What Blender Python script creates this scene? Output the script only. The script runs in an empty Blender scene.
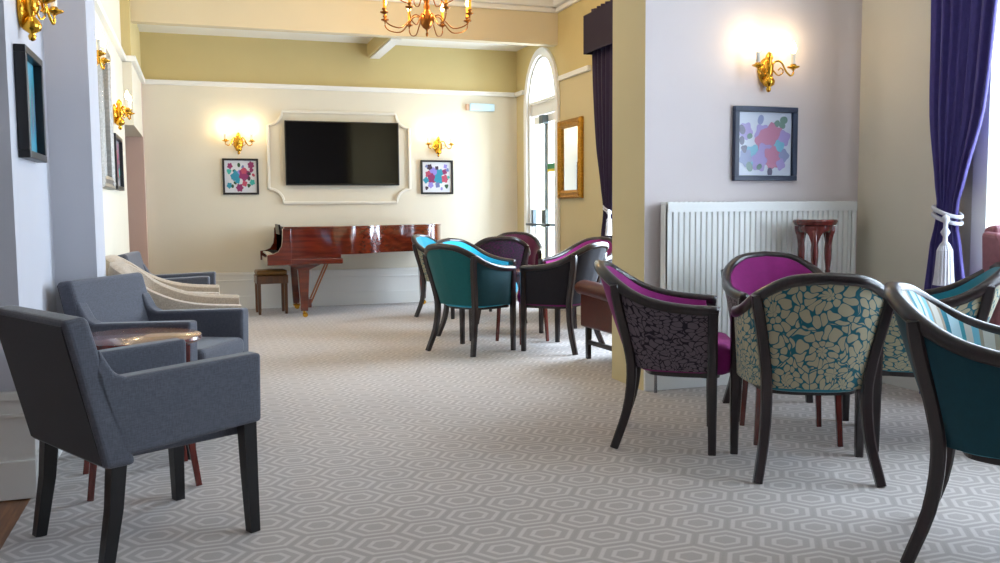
import bpy, math, random
from mathutils import Vector, Matrix
PI = math.pi
random.seed(4)
scn = bpy.context.scene
C = scn.collection

# ------------------------------------------------------------------ camera
F_PX, PITCH, YAW, ROLL, EYE = 888.5, .0802, .3234, -.0075, 1.1
fw = Vector((math.sin(YAW)*math.cos(PITCH), math.cos(YAW)*math.cos(PITCH), -math.sin(PITCH)))
r0 = Vector((math.cos(YAW), -math.sin(YAW), 0)); u0 = r0.cross(fw)
rr = r0*math.cos(ROLL)+u0*math.sin(ROLL); uu = -r0*math.sin(ROLL)+u0*math.cos(ROLL)
cd = bpy.data.cameras.new('camera'); cam = bpy.data.objects.new('camera', cd); C.objects.link(cam)
cd.sensor_width = 36; cd.lens = F_PX*36/1000; cd.clip_start = .05; cd.clip_end = 200
M = Matrix((rr, uu, -fw)).transposed().to_4x4(); M.translation = (0, 0, EYE)
cam.matrix_world = M
scn.camera = cam

# ------------------------------------------------------------------ world, daylight, exposure
def lin(c):
    return tuple(((v/255)/12.92 if v/255 <= .04045 else ((v/255+.055)/1.055)**2.4) for v in c)
w = bpy.data.worlds.new('world'); scn.world = w; w.use_nodes = True
bg = w.node_tree.nodes['Background']; bg.inputs[0].default_value = (.74, .87, 1, 1); bg.inputs[1].default_value = 3.2
scn.view_settings.view_transform = 'Standard'; scn.view_settings.look = 'None'
scn.view_settings.gamma = 1; scn.view_settings.use_curve_mapping = False
scn.view_settings.exposure = 0.12

def area(name, loc, rot, sx, sy, power, col):
    l = bpy.data.lights.new(name, 'AREA'); l.shape = 'RECTANGLE'; l.size = sx; l.size_y = sy
    l.energy = power; l.color = col
    o = bpy.data.objects.new(name, l); o.location = loc; o.rotation_euler = rot; C.objects.link(o); return o
DAY = (.68, .83, 1.0)
# daylight outside the real windows: bay window, window by the far curtain, arched door
area('daylight_bay_window', (4.75, 2.1, 1.75), (0, PI/2, 0), 2.6, 3.4, 420, DAY)
area('daylight_side_window', (4.4, 6.75, 1.8), (0, PI/2, 0), 2.6, 1.7, 370, DAY)
area('daylight_arched_door', (4.4, 9.59, 1.5), (0, PI/2, 0), 2.6, 1.0, 220, DAY)

# ------------------------------------------------------------------ materials
def mat(name, col, rough=.6, metal=0, noise=0, nscale=20, bump=0, bscale=200, coat=0, sheen=0, emit=None, estr=0, spec=None, alpha=None, trans=0):
    m = bpy.data.materials.new(name); m.use_nodes = True
    nt = m.node_tree; b = nt.nodes['Principled BSDF']; c = lin(col)
    b.inputs['Base Color'].default_value = (*c, 1); b.inputs['Roughness'].default_value = rough; b.inputs['Metallic'].default_value = metal
    if coat: b.inputs['Coat Weight'].default_value = coat; b.inputs['Coat Roughness'].default_value = .08
    if sheen: b.inputs['Sheen Weight'].default_value = sheen; b.inputs['Sheen Roughness'].default_value = .4
    if spec is not None: b.inputs['Specular IOR Level'].default_value = spec
    if trans: b.inputs['Transmission Weight'].default_value = trans
    if alpha is not None: b.inputs['Alpha'].default_value = alpha
    if emit: b.inputs['Emission Color'].default_value = (*lin(emit), 1); b.inputs['Emission Strength'].default_value = estr
    tc = nt.nodes.new('ShaderNodeTexCoord')
    if noise:
        n = nt.nodes.new('ShaderNodeTexNoise'); n.inputs['Scale'].default_value = nscale; n.inputs['Detail'].default_value = 4
        nt.links.new(tc.outputs['Object'], n.inputs['Vector'])
        r = nt.nodes.new('ShaderNodeMapRange'); r.inputs['From Min'].default_value = .3; r.inputs['From Max'].default_value = .7
        r.inputs['To Min'].default_value = 1-noise; r.inputs['To Max'].default_value = 1+noise
        nt.links.new(n.outputs['Fac'], r.inputs['Value'])
        v = nt.nodes.new('ShaderNodeVectorMath'); v.operation = 'SCALE'; v.inputs[0].default_value = c
        nt.links.new(r.outputs[0], v.inputs['Scale']); nt.links.new(v.outputs[0], b.inputs['Base Color'])
    if bump:
        n = nt.nodes.new('ShaderNodeTexNoise'); n.inputs['Scale'].default_value = bscale; n.inputs['Detail'].default_value = 2
        nt.links.new(tc.outputs['Object'], n.inputs['Vector'])
        bp = nt.nodes.new('ShaderNodeBump'); bp.inputs['Strength'].default_value = bump; bp.inputs['Distance'].default_value = .004
        nt.links.new(n.outputs['Fac'], bp.inputs['Height']); nt.links.new(bp.outputs[0], b.inputs['Normal'])
    return m

class N:
    """tiny helper for node maths"""
    def __init__(s, m): s.t = m.node_tree; s.b = s.t.nodes['Principled BSDF']
    def inp(s, sock, v):
        if hasattr(v, 'is_linked') or isinstance(v, bpy.types.NodeSocket): s.t.links.new(v, sock)
        else: sock.default_value = v
    def m(s, op, a, b=0.0, c=0.0):
        n = s.t.nodes.new('ShaderNodeMath'); n.operation = op
        for k, v in enumerate((a, b, c)): s.inp(n.inputs[k], v)
        return n.outputs[0]
    def step(s, x, lo, hi):
        n = s.t.nodes.new('ShaderNodeMapRange'); n.interpolation_type = 'SMOOTHSTEP'
        s.inp(n.inputs['Value'], x); n.inputs['From Min'].default_value = lo; n.inputs['From Max'].default_value = hi
        return n.outputs[0]
    def mix(s, f, a, b):
        n = s.t.nodes.new('ShaderNodeMix'); n.data_type = 'RGBA'
        s.inp(n.inputs[0], f); s.inp(n.inputs[6], a if not isinstance(a, tuple) else (*a, 1)); s.inp(n.inputs[7], b if not isinstance(b, tuple) else (*b, 1))
        return n.outputs[2]
    def uv(s, kind='UV'): return s.t.nodes.new('ShaderNodeTexCoord').outputs[kind]
    def sep(s, v):
        n = s.t.nodes.new('ShaderNodeSeparateXYZ'); s.t.links.new(v, n.inputs[0]); return n.outputs
    def comb(s, x, y, z=0.0):
        n = s.t.nodes.new('ShaderNodeCombineXYZ')
        for k, v in enumerate((x, y, z)): s.inp(n.inputs[k], v)
        return n.outputs[0]

def carpet_mat():
    m = mat('carpet_hexagon', (160, 155, 155), .95, sheen=.2, bump=.5, bscale=350)
    n = N(m); x, y, z = n.sep(n.uv('Object'))
    S = .2078; R3 = .18*2
    yy = n.m('MULTIPLY', y, S/.172)
    # flat-top hexagon grid: columns .18 apart, cells S high
    def cell(ox, oy):
        a = n.m('SUBTRACT', n.m('FLOORED_MODULO', n.m('ADD', x, ox), R3), R3/2)
        b = n.m('SUBTRACT', n.m('FLOORED_MODULO', n.m('ADD', yy, oy), S), S/2)
        a = n.m('ABSOLUTE', a); b = n.m('ABSOLUTE', b)
        return n.m('MAXIMUM', b, n.m('ADD', n.m('MULTIPLY', a, .8660), n.m('MULTIPLY', b, .5)))
    d = n.m('MINIMUM', cell(0, 0), cell(R3/2, S/2))
    d = n.m('DIVIDE', d, S/2)
    def ring(c, w):
        return n.m('SUBTRACT', 1.0, n.step(n.m('ABSOLUTE', n.m('SUBTRACT', d, c)), w*.6, w*1.4))
    lines = n.m('MAXIMUM', ring(.80, .075), ring(.42, .075))
    gap = n.step(d, .92, .98)
    nz = n.t.nodes.new('ShaderNodeTexNoise'); nz.inputs['Scale'].default_value = 90; n.t.links.new(n.uv('Object'), nz.inputs['Vector'])
    nz2 = n.t.nodes.new('ShaderNodeTexNoise'); nz2.inputs['Scale'].default_value = 1.3; n.t.links.new(n.uv('Object'), nz2.inputs['Vector'])
    f = n.m('MULTIPLY', lines, n.m('ADD', .55, n.m('MULTIPLY', nz.outputs['Fac'], .6)))
    c = n.mix(f, lin((174, 165, 160)), lin((206, 198, 194)))
    c = n.mix(n.m('MULTIPLY', gap, .55), c, lin((165, 156, 151)))
    v = n.t.nodes.new('ShaderNodeVectorMath'); v.operation = 'SCALE'; n.t.links.new(c, v.inputs[0])
    n.t.links.new(n.m('ADD', .9, n.m('MULTIPLY', nz2.outputs['Fac'], .2)), v.inputs['Scale'])
    n.t.links.new(v.outputs[0], n.b.inputs['Base Color'])
    return m

def floral_mat(name, ground, line, petal2=None, scale=1.0):
    """woven upholstery with dahlia flowers drawn as rings of petals; UVs are metres"""
    m = mat(name, ground, .85, sheen=.1)
    n = N(m)
    vo = n.t.nodes.new('ShaderNodeTexVoronoi'); vo.voronoi_dimensions = '2D'; vo.inputs['Scale'].default_value = 5.6*scale
    vo.inputs['Randomness'].default_value = .75
    nz = n.t.nodes.new('ShaderNodeTexNoise'); nz.inputs['Scale'].default_value = 14; nz.inputs['Detail'].default_value = 1; n.t.links.new(n.uv(), nz.inputs['Vector'])
    wa = n.t.nodes.new('ShaderNodeVectorMath'); wa.operation = 'MULTIPLY_ADD'; n.t.links.new(nz.outputs['Color'], wa.inputs[0]); wa.inputs[1].default_value = (.075, .075, 0); n.t.links.new(n.uv(), wa.inputs[2])
    WUV = wa.outputs[0]
    n.t.links.new(WUV, vo.inputs['Vector'])
    sc = n.t.nodes.new('ShaderNodeVectorMath'); sc.operation = 'SUBTRACT'
    n.t.links.new(WUV, sc.inputs[0]); n.t.links.new(vo.outputs['Position'], sc.inputs[1])
    x, y, z = n.sep(sc.outputs[0])
    r = n.m('SQRT', n.m('ADD', n.m('MULTIPLY', x, x), n.m('MULTIPLY', y, y)))
    r = n.m('MULTIPLY', r, 5.6*scale)
    ang = n.m('DIVIDE', n.m('ARCTAN2', y, x), 2*PI)
    k = n.m('POWER', n.m('MULTIPLY', r, 1.35), .75)
    q = n.m('MULTIPLY', k, 3.3)
    ringi = n.m('FLOOR', q); v = n.m('FRACT', q)
    num = n.m('ADD', 7.0, n.m('MULTIPLY', ringi, 4.0))
    u = n.m('FRACT', n.m('ADD', n.m('MULTIPLY', ang, num), n.m('MULTIPLY', ringi, .5)))
    du = n.m('ABSOLUTE', n.m('SUBTRACT', u, .5)); dv = n.m('ABSOLUTE', n.m('SUBTRACT', v, .5))
    e = n.m('ADD', n.m('POWER', n.m('MULTIPLY', du, 2.0), 2.2), n.m('POWER', n.m('MULTIPLY', dv, 2.0), 3.2))
    ve = n.t.nodes.new('ShaderNodeTexVoronoi'); ve.voronoi_dimensions = '2D'; ve.feature = 'DISTANCE_TO_EDGE'; ve.inputs['Scale'].default_value = 5.6*scale; ve.inputs['Randomness'].default_value = .75
    n.t.links.new(WUV, ve.inputs['Vector'])
    edge = n.m('SUBTRACT', 1.0, n.step(ve.outputs['Distance'], .008, .022))
    f = n.m('MAXIMUM', n.step(e, .70, .90), edge)
    c = n.mix(f, lin(ground), lin(line))
    n.t.links.new(c, n.b.inputs['Base Color'])
    return m

def stripe_mat():
    m = mat('fabric_stripes', (190, 220, 225), .8, sheen=.1)
    n = N(m); u, v, _ = n.sep(n.uv())
    t = n.m('FRACT', n.m('ADD', n.m('MULTIPLY', u, 5.2), .35))
    r = n.t.nodes.new('ShaderNodeValToRGB'); r.color_ramp.interpolation = 'CONSTANT'
    cols = [(0, (185, 215, 225)), (.22, (20, 120, 140)), (.36, (165, 150, 130)), (.44, (205, 200, 190)), (.62, (165, 150, 130)), (.68, (120, 185, 205)), (.80, (205, 200, 190)), (.92, (60, 150, 165))]
    el = r.color_ramp.elements
    el[0].position = 0; el[0].color = (*lin(cols[0][1]), 1); el[1].position = cols[1][0]; el[1].color = (*lin(cols[1][1]), 1)
    for p, c in cols[2:]:
        e = el.new(p); e.color = (*lin(c), 1)
    n.t.links.new(t, r.inputs[0]); n.t.links.new(r.outputs[0], n.b.inputs['Base Color'])
    return m

def wood_mat(name, c1, c2, rough=.3, coat=.5, scale=3, axis=0):
    m = mat(name, c1, rough, coat=coat)
    n = N(m)
    mp = n.t.nodes.new('ShaderNodeMapping'); s = [14, 14, 14]; s[axis] = 1.2; mp.inputs['Scale'].default_value = s
    n.t.links.new(n.uv('Object'), mp.inputs[0])
    nz = n.t.nodes.new('ShaderNodeTexNoise'); nz.inputs['Scale'].default_value = scale; nz.inputs['Detail'].default_value = 5; nz.inputs['Distortion'].default_value = .6
    n.t.links.new(mp.outputs[0], nz.inputs['Vector'])
    c = n.mix(n.step(nz.outputs['Fac'], .35, .65), lin(c1), lin(c2))
    n.t.links.new(c, n.b.inputs['Base Color'])
    return m

def linen_mat(name, col):
    m = mat(name, col, .9, sheen=.25)
    n = N(m); x, y, z = n.sep(n.uv('Object'))
    nz = n.t.nodes.new('ShaderNodeTexNoise'); nz.inputs['Scale'].default_value = 1; nz.inputs['Detail'].default_value = 3
    mp = n.t.nodes.new('ShaderNodeMapping'); mp.inputs['Scale'].default_value = (60, 60, 420); n.t.links.new(n.uv('Object'), mp.inputs[0]); n.t.links.new(mp.outputs[0], nz.inputs['Vector'])
    nz2 = n.t.nodes.new('ShaderNodeTexNoise'); nz2.inputs['Scale'].default_value = 1
    mp2 = n.t.nodes.new('ShaderNodeMapping'); mp2.inputs['Scale'].default_value = (400, 400, 40); n.t.links.new(n.uv('Object'), mp2.inputs[0]); n.t.links.new(mp2.outputs[0], nz2.inputs['Vector'])
    s = n.m('ADD', nz.outputs['Fac'], nz2.outputs['Fac'])
    c = lin(col)
    col2 = n.mix(n.step(s, .7, 1.3), tuple(v*.78 for v in c), tuple(v*1.2 for v in c))
    n.t.links.new(col2, n.b.inputs['Base Color'])
    return m

CARPET = carpet_mat()
WALL = mat('paint_cream', (224, 217, 199), .75, noise=.012, nscale=3)
WALLB = mat('paint_magnolia', (206, 190, 146), .75, noise=.012, nscale=3)
WALLU = mat('paint_mustard', (204, 185, 130), .75, noise=.02, nscale=3)
WALLM = mat('paint_pale_lilac', (222, 212, 212), .75, noise=.012, nscale=3)
WALLN = mat('paint_stone', (214, 200, 168), .75, noise=.012, nscale=3)
WALLG = mat('paint_shade_grey', (190, 190, 198), .75, noise=.012, nscale=3)  # left blocks: weaker, bluish light put into a darker wall colour
WALLP = mat('paint_pink_beige', (200, 172, 160), .75, noise=.02, nscale=3)
WHITE = mat('white_gloss_paint', (236, 235, 230), .4)
CEIL = mat('ceiling_white', (232, 226, 212), .85)
OAK = wood_mat('floor_wood', (120, 78, 48), (150, 100, 62), .4, .2, 3, 1)
DWOOD = wood_mat('dark_walnut', (24, 14, 16), (38, 22, 24), .3, .3, 3, 2)
BLACKLEG = mat('black_leg_lacquer', (20, 20, 24), .35)
MAHOG = wood_mat('piano_mahogany', (78, 24, 10), (108, 38, 16), .12, 1, 2, 0)
MAHOGD = wood_mat('mahogany_dark', (84, 28, 24), (112, 40, 32), .25, .6, 3, 2)
STOOLW = wood_mat('stool_wood', (78, 44, 22), (104, 62, 30), .3, .4, 3, 2)
BRASS = mat('polished_brass', (224, 170, 60), .22, 1)
OLDBRASS = mat('aged_brass', (150, 92, 40), .28, 1)
GILT = mat('gilt_frame', (178, 128, 44), .42, .85, noise=.35, nscale=70, bump=1, bscale=90)
BLACKF = mat('black_frame', (22, 22, 26), .4)
BLUEF = mat('dark_blue_frame', (40, 52, 78), .4)
PAPER = mat('print_paper', (214, 216, 222), .25, coat=.6)
PAPERB = mat('print_teal_blue', (130, 160, 180), .35, noise=.35, nscale=14)
RADW = mat('radiator_enamel', (236, 236, 232), .35)
SCREEN = mat('tv_screen', (5, 5, 6), .06, spec=.35)
PLASTIC = mat('black_plastic', (14, 14, 16), .35)
CREAMP = mat('candle_sleeve_white', (225, 222, 214), .5)
CANDLEY = mat('candle_sleeve_amber', (226, 160, 40), .5, emit=(235, 150, 30), estr=.35)
FLAME = mat('lit_bulb', (255, 240, 210), .4, emit=(255, 214, 150), estr=30)
FLAMEO = mat('lit_chandelier_bulb', (255, 200, 120), .4, emit=(255, 190, 105), estr=22)
PURPLE = mat('curtain_violet', (70, 60, 126), .85, sheen=.3, noise=.08, nscale=30)
PLUM = mat('curtain_plum', (34, 13, 50), .8, sheen=.3, noise=.08, nscale=30)
ROPE = mat('white_cord', (214, 214, 222), .85, bump=.6, bscale=300)
GREY = linen_mat('grey_linen', (84, 86, 96))
DGREY = linen_mat('charcoal_linen', (34, 32, 38))
CREAMF = linen_mat('oatmeal_fabric', (176, 160, 142))
LEATHER = mat('oxblood_leather', (74, 24, 16), .4, noise=.15, nscale=30, bump=.3, bscale=150)
PLUML = mat('plum_leather', (146, 88, 98), .35, noise=.12, nscale=30)
TEALV = mat('teal_velvet', (0, 118, 138), .8, sheen=.4, noise=.06, nscale=40)
CYANV = mat('turquoise_velvet', (18, 168, 205), .8, sheen=.5, noise=.06, nscale=40)
DTEAL = mat('dark_teal_fabric', (6, 62, 74), .85, sheen=.1, noise=.06, nscale=40)
MTEAL = mat('petrol_fabric', (0, 92, 96), .85, sheen=.15, noise=.06, nscale=40)
MAGV = mat('magenta_velvet', (124, 0, 96), .85, sheen=.1, noise=.06, nscale=40)
DMAGV = mat('wine_velvet', (86, 8, 56), .8, sheen=.3, noise=.06, nscale=40)
DKF = mat('charcoal_fabric', (25, 21, 31), .85, noise=.1, nscale=40)
FLTEAL = floral_mat('fabric_cream_teal_floral', (176, 168, 140), (16, 96, 112))
FLDARK = floral_mat('fabric_taupe_black_floral', (104, 92, 100), (26, 12, 30), scale=1.15)
FLMAG = floral_mat('fabric_magenta_charcoal_floral', (42, 32, 44), (84, 18, 74), scale=1.5)
STRIPE = stripe_mat()
STEEL = mat('grey_metal', (96, 106, 112), .35, .8)
BRONZEW = mat('stool_seat_leather', (120, 84, 30), .4)
def glass_mat():
    m = bpy.data.materials.new('window_glass'); m.use_nodes = True; nt = m.node_tree
    nt.nodes.remove(nt.nodes['Principled BSDF'])
    t = nt.nodes.new('ShaderNodeBsdfTransparent'); g = nt.nodes.new('ShaderNodeBsdfGlossy'); g.inputs['Roughness'].default_value = .02
    x = nt.nodes.new('ShaderNodeMixShader'); x.inputs[0].default_value = .06
    nt.links.new(t.outputs[0], x.inputs[1]); nt.links.new(g.outputs[0], x.inputs[2]); nt.links.new(x.outputs[0], nt.nodes['Material Output'].inputs[0])
    return m
GLASS = glass_mat()
def sheer_mat():
    m = bpy.data.materials.new('sheer_voile'); m.use_nodes = True; nt = m.node_tree
    nt.nodes.remove(nt.nodes['Principled BSDF'])
    t = nt.nodes.new('ShaderNodeBsdfTransparent'); g = nt.nodes.new('ShaderNodeBsdfTranslucent'); d = nt.nodes.new('ShaderNodeBsdfDiffuse')
    a = nt.nodes.new('ShaderNodeMixShader'); a.inputs[0].default_value = .4; nt.links.new(g.outputs[0], a.inputs[1]); nt.links.new(d.outputs[0], a.inputs[2])
    x = nt.nodes.new('ShaderNodeMixShader'); x.inputs[0].default_value = .45
    nt.links.new(t.outputs[0], x.inputs[1]); nt.links.new(a.outputs[0], x.inputs[2]); nt.links.new(x.outputs[0], nt.nodes['Material Output'].inputs[0])
    return m
SHEER = sheer_mat()

# ------------------------------------------------------------------ mesh building
class MB:
    def __init__(s): s.v = []; s.f = []; s.mi = []; s.uv = {}; s.m = 0
    def face(s, idx, uv=None):
        s.f.append(tuple(idx)); s.mi.append(s.m)
        if uv: s.uv[len(s.f)-1] = uv
    def box(s, x0, x1, y0, y1, z0, z1):
        b = len(s.v)
        s.v += [(x0,y0,z0),(x1,y0,z0),(x1,y1,z0),(x0,y1,z0),(x0,y0,z1),(x1,y0,z1),(x1,y1,z1),(x0,y1,z1)]
        for q in ((0,3,2,1),(4,5,6,7),(0,1,5,4),(1,2,6,5),(2,3,7,6),(3,0,4,7)): s.face([b+i for i in q])
        return s
    def hexa(s, bot, top):
        """prism between two polygons with the same number of points"""
        n = len(bot); b = len(s.v); s.v += [tuple(p) for p in bot]+[tuple(p) for p in top]
        s.face([b+i for i in reversed(range(n))]); s.face([b+n+i for i in range(n)])
        for i in range(n): j = (i+1) % n; s.face([b+i, b+j, b+n+j, b+n+i])
        return s
    def grid(s, rows, closed_u=False, closed_v=False, uv=None, caps=False):
        """rows[i][j] points; faces between neighbours"""
        b = len(s.v); R = len(rows); K = len(rows[0])
        for r in rows: s.v += [tuple(p) for p in r]
        for i in range(R if closed_v else R-1):
            i2 = (i+1) % R
            for j in range(K if closed_u else K-1):
                j2 = (j+1) % K
                s.face([b+i*K+j, b+i*K+j2, b+i2*K+j2, b+i2*K+j], [uv[i][j], uv[i][j2], uv[i2][j2], uv[i2][j]] if uv else None)
        if caps:
            s.face([b+j for j in reversed(range(K))]); s.face([b+(R-1)*K+j for j in range(K)])
        return s
    def lathe(s, prof, seg=24, c=(0,0,0), axis='z', a0=0, sx=1, sy=1):
        rows = []
        for r, z in prof:
            ring = []
            for k in range(seg):
                a = a0+2*PI*k/seg; x, y = r*math.cos(a)*sx, r*math.sin(a)*sy
                p = (x, y, z) if axis == 'z' else ((x, z, y) if axis == 'y' else (z, x, y))
                ring.append((c[0]+p[0], c[1]+p[1], c[2]+p[2]))
            rows.append(ring)
        return s.grid(rows, closed_u=True, caps=True)
    def sweep(s, pts, w, h=None, n=8, up=(0,0,1), power=.6, cap=True, size=None):
        """tube along pts with a superellipse section w (sideways) by h (along up)"""
        h = h or w; pts = [Vector(p) for p in pts]; rows = []
        up = Vector(up)
        for i, p in enumerate(pts):
            t = (pts[min(i+1, len(pts)-1)]-pts[max(i-1, 0)]).normalized()
            sd = t.cross(up)
            if sd.length < 1e-3: sd = t.cross(Vector((0, 1, 0)))
            sd.normalize(); uq = sd.cross(t).normalized()
            k = size[i] if size else 1
            ring = []
            for j in range(n):
                a = 2*PI*(j+.5)/n; ca, sa = math.cos(a), math.sin(a)
                ring.append(p+sd*(w/2*k*math.copysign(abs(ca)**power, ca))+uq*(h/2*k*math.copysign(abs(sa)**power, sa)))
            rows.append(ring)
        return s.grid(rows, closed_u=True, caps=cap)
    def build(s, name, mats, parent=None, smooth=False, bevel=0, seg=2, subsurf=0, loc=None, rot=None):
        me = bpy.data.meshes.new(name); me.from_pydata(s.v, [], s.f)
        mats = mats if isinstance(mats, (list, tuple)) else [mats]
        for m in mats: me.materials.append(m)
        me.polygons.foreach_set('material_index', s.mi)
        if s.uv:
            l = me.uv_layers.new(name='UVMap')
            for fi, u in s.uv.items():
                for k, li in enumerate(me.polygons[fi].loop_indices): l.data[li].uv = u[k]
        if smooth: me.polygons.foreach_set('use_smooth', [True]*len(me.polygons))
        me.update()
        o = bpy.data.objects.new(name, me); C.objects.link(o)
        import bmesh
        bm = bmesh.new(); bm.from_mesh(me); bmesh.ops.recalc_face_normals(bm, faces=bm.faces); bm.to_mesh(me); bm.free()
        if smooth == 'auto':
            me.set_sharp_from_angle(angle=math.radians(40))
        if bevel:
            b = o.modifiers.new('bevel', 'BEVEL'); b.width = bevel; b.segments = seg; b.limit_method = 'ANGLE'; b.angle_limit = math.radians(35)
        if subsurf:
            b = o.modifiers.new('sub', 'SUBSURF'); b.levels = subsurf; b.render_levels = subsurf
        if parent: o.parent = parent
        if loc: o.location = loc
        if rot: o.rotation_euler = rot
        return o

def tag(o, label=None, cat=None, group=None, kind=None):
    if label: o['label'] = label
    if cat: o['category'] = cat
    if group: o['group'] = group
    if kind: o['kind'] = kind
    return o
def thing(name, label, cat, loc=(0,0,0), rz=0, group=None):
    o = bpy.data.objects.new(name, None); C.objects.link(o); o.location = loc; o.rotation_euler = (0, 0, rz)
    o.empty_display_size = .1
    return tag(o, label, cat, group)
def struct(name, mb, m, label, cat, **k):
    return tag(mb.build(name, m, **k), label, cat, kind='structure')
def dup(root, loc, rz, label, group=None, swap=None, dy=1):
    """copy a thing with its parts and their sub-parts; swap = {part name: material}"""
    def rec(o, par):
        c = o.copy(); C.objects.link(c); c.parent = par
        if swap and o.data is not None:
            key = o.name.split('.')[0]
            if key in swap:
                for sl in c.material_slots: sl.link = 'OBJECT'; sl.material = swap[key]
        for ch in list(o.children): rec(ch, c)
        return c
    r = rec(root, None); r.location = loc; r.rotation_euler = (0, 0, rz); r['label'] = label
    if group: r['group'] = group
    return r
def spline(keys, t):
    """catmull-rom through keys [(t, (..))]"""
    n = len(keys)
    for i in range(n-1):
        if t <= keys[i+1][0] or i == n-2:
            t0, p1 = keys[i]; t1, p2 = keys[i+1]
            p0 = keys[i-1][1] if i else tuple(2*a-b for a, b in zip(p1, p2)); p3 = keys[i+2][1] if i+2 < n else tuple(2*b-a for a, b in zip(p1, p2))
            q = max(0, min(1, (t-t0)/(t1-t0)))
            return tuple(.5*(2*b+(c-a)*q+(2*a-5*b+4*c-d)*q*q+(-a+3*b-3*c+d)*q**3) for a, b, c, d in zip(p0, p1, p2, p3))
def curve(keys, n=12): 
    K = [(i, k) for i, k in enumerate(keys)]
    return [spline(K, (len(keys)-1)*i/n) for i in range(n+1)]

# ------------------------------------------------------------------ room shell
XD, YB, ZC = 3.74, 10.458, 3.47          # door wall, back wall, main ceiling
XL, XR, YR = -.64, 4.06, 4.77            # left wall, bay wall, radiator wall
struct('floor', MB().box(-.66, 4.3, -3.2, 5.2, -.1, 0).box(-2.4, 4.3, 5.2, 10.7, -.1, 0).box(-3.2, -.66, 3.92, 5.2, -.1, 0), CARPET, 'grey beige carpet with rings of pale hexagons', 'carpet')
struct('floor_wood', MB().box(-3.2, -.66, -3.2, 3.92, -.1, -.004), OAK, 'strip of brown wooden floor at the left edge', 'floor')
struct('ceiling', MB().box(-3.2, 4.4, -3.2, 10.7, ZC, ZC+.15), CEIL, 'white ceiling of the main room', 'ceiling')

# back wall: cream below the picture rail, mustard above
RZ = 2.525
mb = MB(); mb.m = 0; mb.box(-2.4, 4.0, YB, YB+.2, 0, RZ); mb.m = 1; mb.box(-2.4, 4.0, YB, YB+.2, RZ, ZC)
struct('wall_back', mb, [WALL, WALLU], 'cream back wall behind the piano, mustard above its rail', 'wall')
struct('wall_behind_camera', MB().box(-3.2, 4.3, -3.3, -3.2, 0, ZC), WALLM, 'wall closing the room behind the camera', 'wall')

# left side: near block, pier, long wall, bulkhead over the opening
def two_tone(mb, x0, x1, y0, y1, z0=0):
    mb.m = 0; mb.box(x0, x1, y0, y1, z0, RZ); mb.m = 1; mb.box(x0, x1, y0, y1, RZ, ZC); return mb
struct('wall_left_near', MB().box(-3.2, -.672, 3.80, 4.70, 0, ZC), WALLG, 'pale wall block with the blue picture at the left edge', 'wall')
struct('wall_left_pier', MB().box(-3.2, -.486, 4.70, 5.12, 0, ZC), WALLG, 'pier with shade-greyed paint standing out from the left wall', 'wall')
struct('wall_left', MB().box(-3.2, XL, 5.12, 8.95, 0, ZC), WALL, 'long cream left wall with mirror and small picture', 'wall')
struct('wall_left_bulkhead', two_tone(MB(), -2.4, -.56, 8.95, 10.33, 1.91), [WALL, WALLU], 'wall over the recess opening at the left', 'wall')
struct('wall_left_corner', two_tone(MB(), -2.4, -.56, 10.33, 10.457), [WALLP, WALLU], 'pink beige wall at the back of the left recess', 'wall')
struct('wall_recess', MB().box(-2.4, -2.3, 8.95, 10.33, 0, 1.91), WALLP, 'end wall of the left recess', 'wall')
struct('wall_far_left', MB().box(-3.3, -3.2, -3.3, 4.0, 0, ZC), WALLM, 'wall far to the left behind the armchairs', 'wall')

# door wall (plane x = XD) with an arched doorway and a tall window opening
def door_wall():
    mb = MB(); x0, x1 = XD, XD+.25
    ya, yb, zs = 9.14, 10.04, 2.30
    wy0, wy1, wz0, wz1 = 5.95, 7.65, .5, 3.0
    mats = lambda z0, z1: None
    def col(y0, y1, z0=0, z1=ZC):
        if z0 < RZ: mb.m = 0; mb.box(x0, x1, y0, y1, z0, min(z1, RZ))
        if z1 > RZ: mb.m = 1; mb.box(x0, x1, y0, y1, max(z0, RZ), z1)
    col(5.21, wy0); col(wy0, wy1, 0, wz0); col(wy0, wy1, wz1, ZC); col(wy1, ya); col(yb, YB)
    c, R = (ya+yb)/2, (yb-ya)/2; n = 24
    RV = .55
    for i in range(n):
        a0, a1 = PI-PI*i/n, PI-PI*(i+1)/n
        p = [(c+R*math.cos(a0), zs+RV*math.sin(a0)), (c+R*math.cos(a1), zs+RV*math.sin(a1))]
        zm = max(p[0][1], p[1][1], RZ) if min(p[0][1], p[1][1]) < RZ else RZ
        if min(p[0][1], p[1][1]) < RZ-.001:
            mb.m = 0; mb.hexa([(x0, p[0][0], p[0][1]), (x1, p[0][0], p[0][1]), (x1, p[1][0], p[1][1]), (x0, p[1][0], p[1][1])],
                              [(x0, p[0][0], zm), (x1, p[0][0], zm), (x1, p[1][0], zm), (x0, p[1][0], zm)])
            lo = [(q[0], zm) for q in p]
        else: lo = p
        mb.m = 1; mb.hexa([(x0, lo[0][0], lo[0][1]), (x1, lo[0][0], lo[0][1]), (x1, lo[1][0], lo[1][1]), (x0, lo[1][0], lo[1][1])],
                          [(x0, lo[0][0], ZC), (x1, lo[0][0], ZC), (x1, lo[1][0], ZC), (x0, lo[1][0], ZC)])
    return mb
struct('wall_door', door_wall(), [WALLB, WALLU], 'magnolia wall holding the arched door and gilt mirror', 'wall')
# wall block between the back room and the bay
mb = MB(); mb.m = 0; mb.box(2.512, XD+.5, YR, 5.21, 0, ZC)
o = struct('wall_radiator', mb, [WALLM, WALLB], 'pale lilac wall behind the radiator with a beige end face', 'wall')
for p in o.data.polygons:
    if p.normal.x < -.9 or p.normal.y > .9: p.material_index = 1
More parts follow.
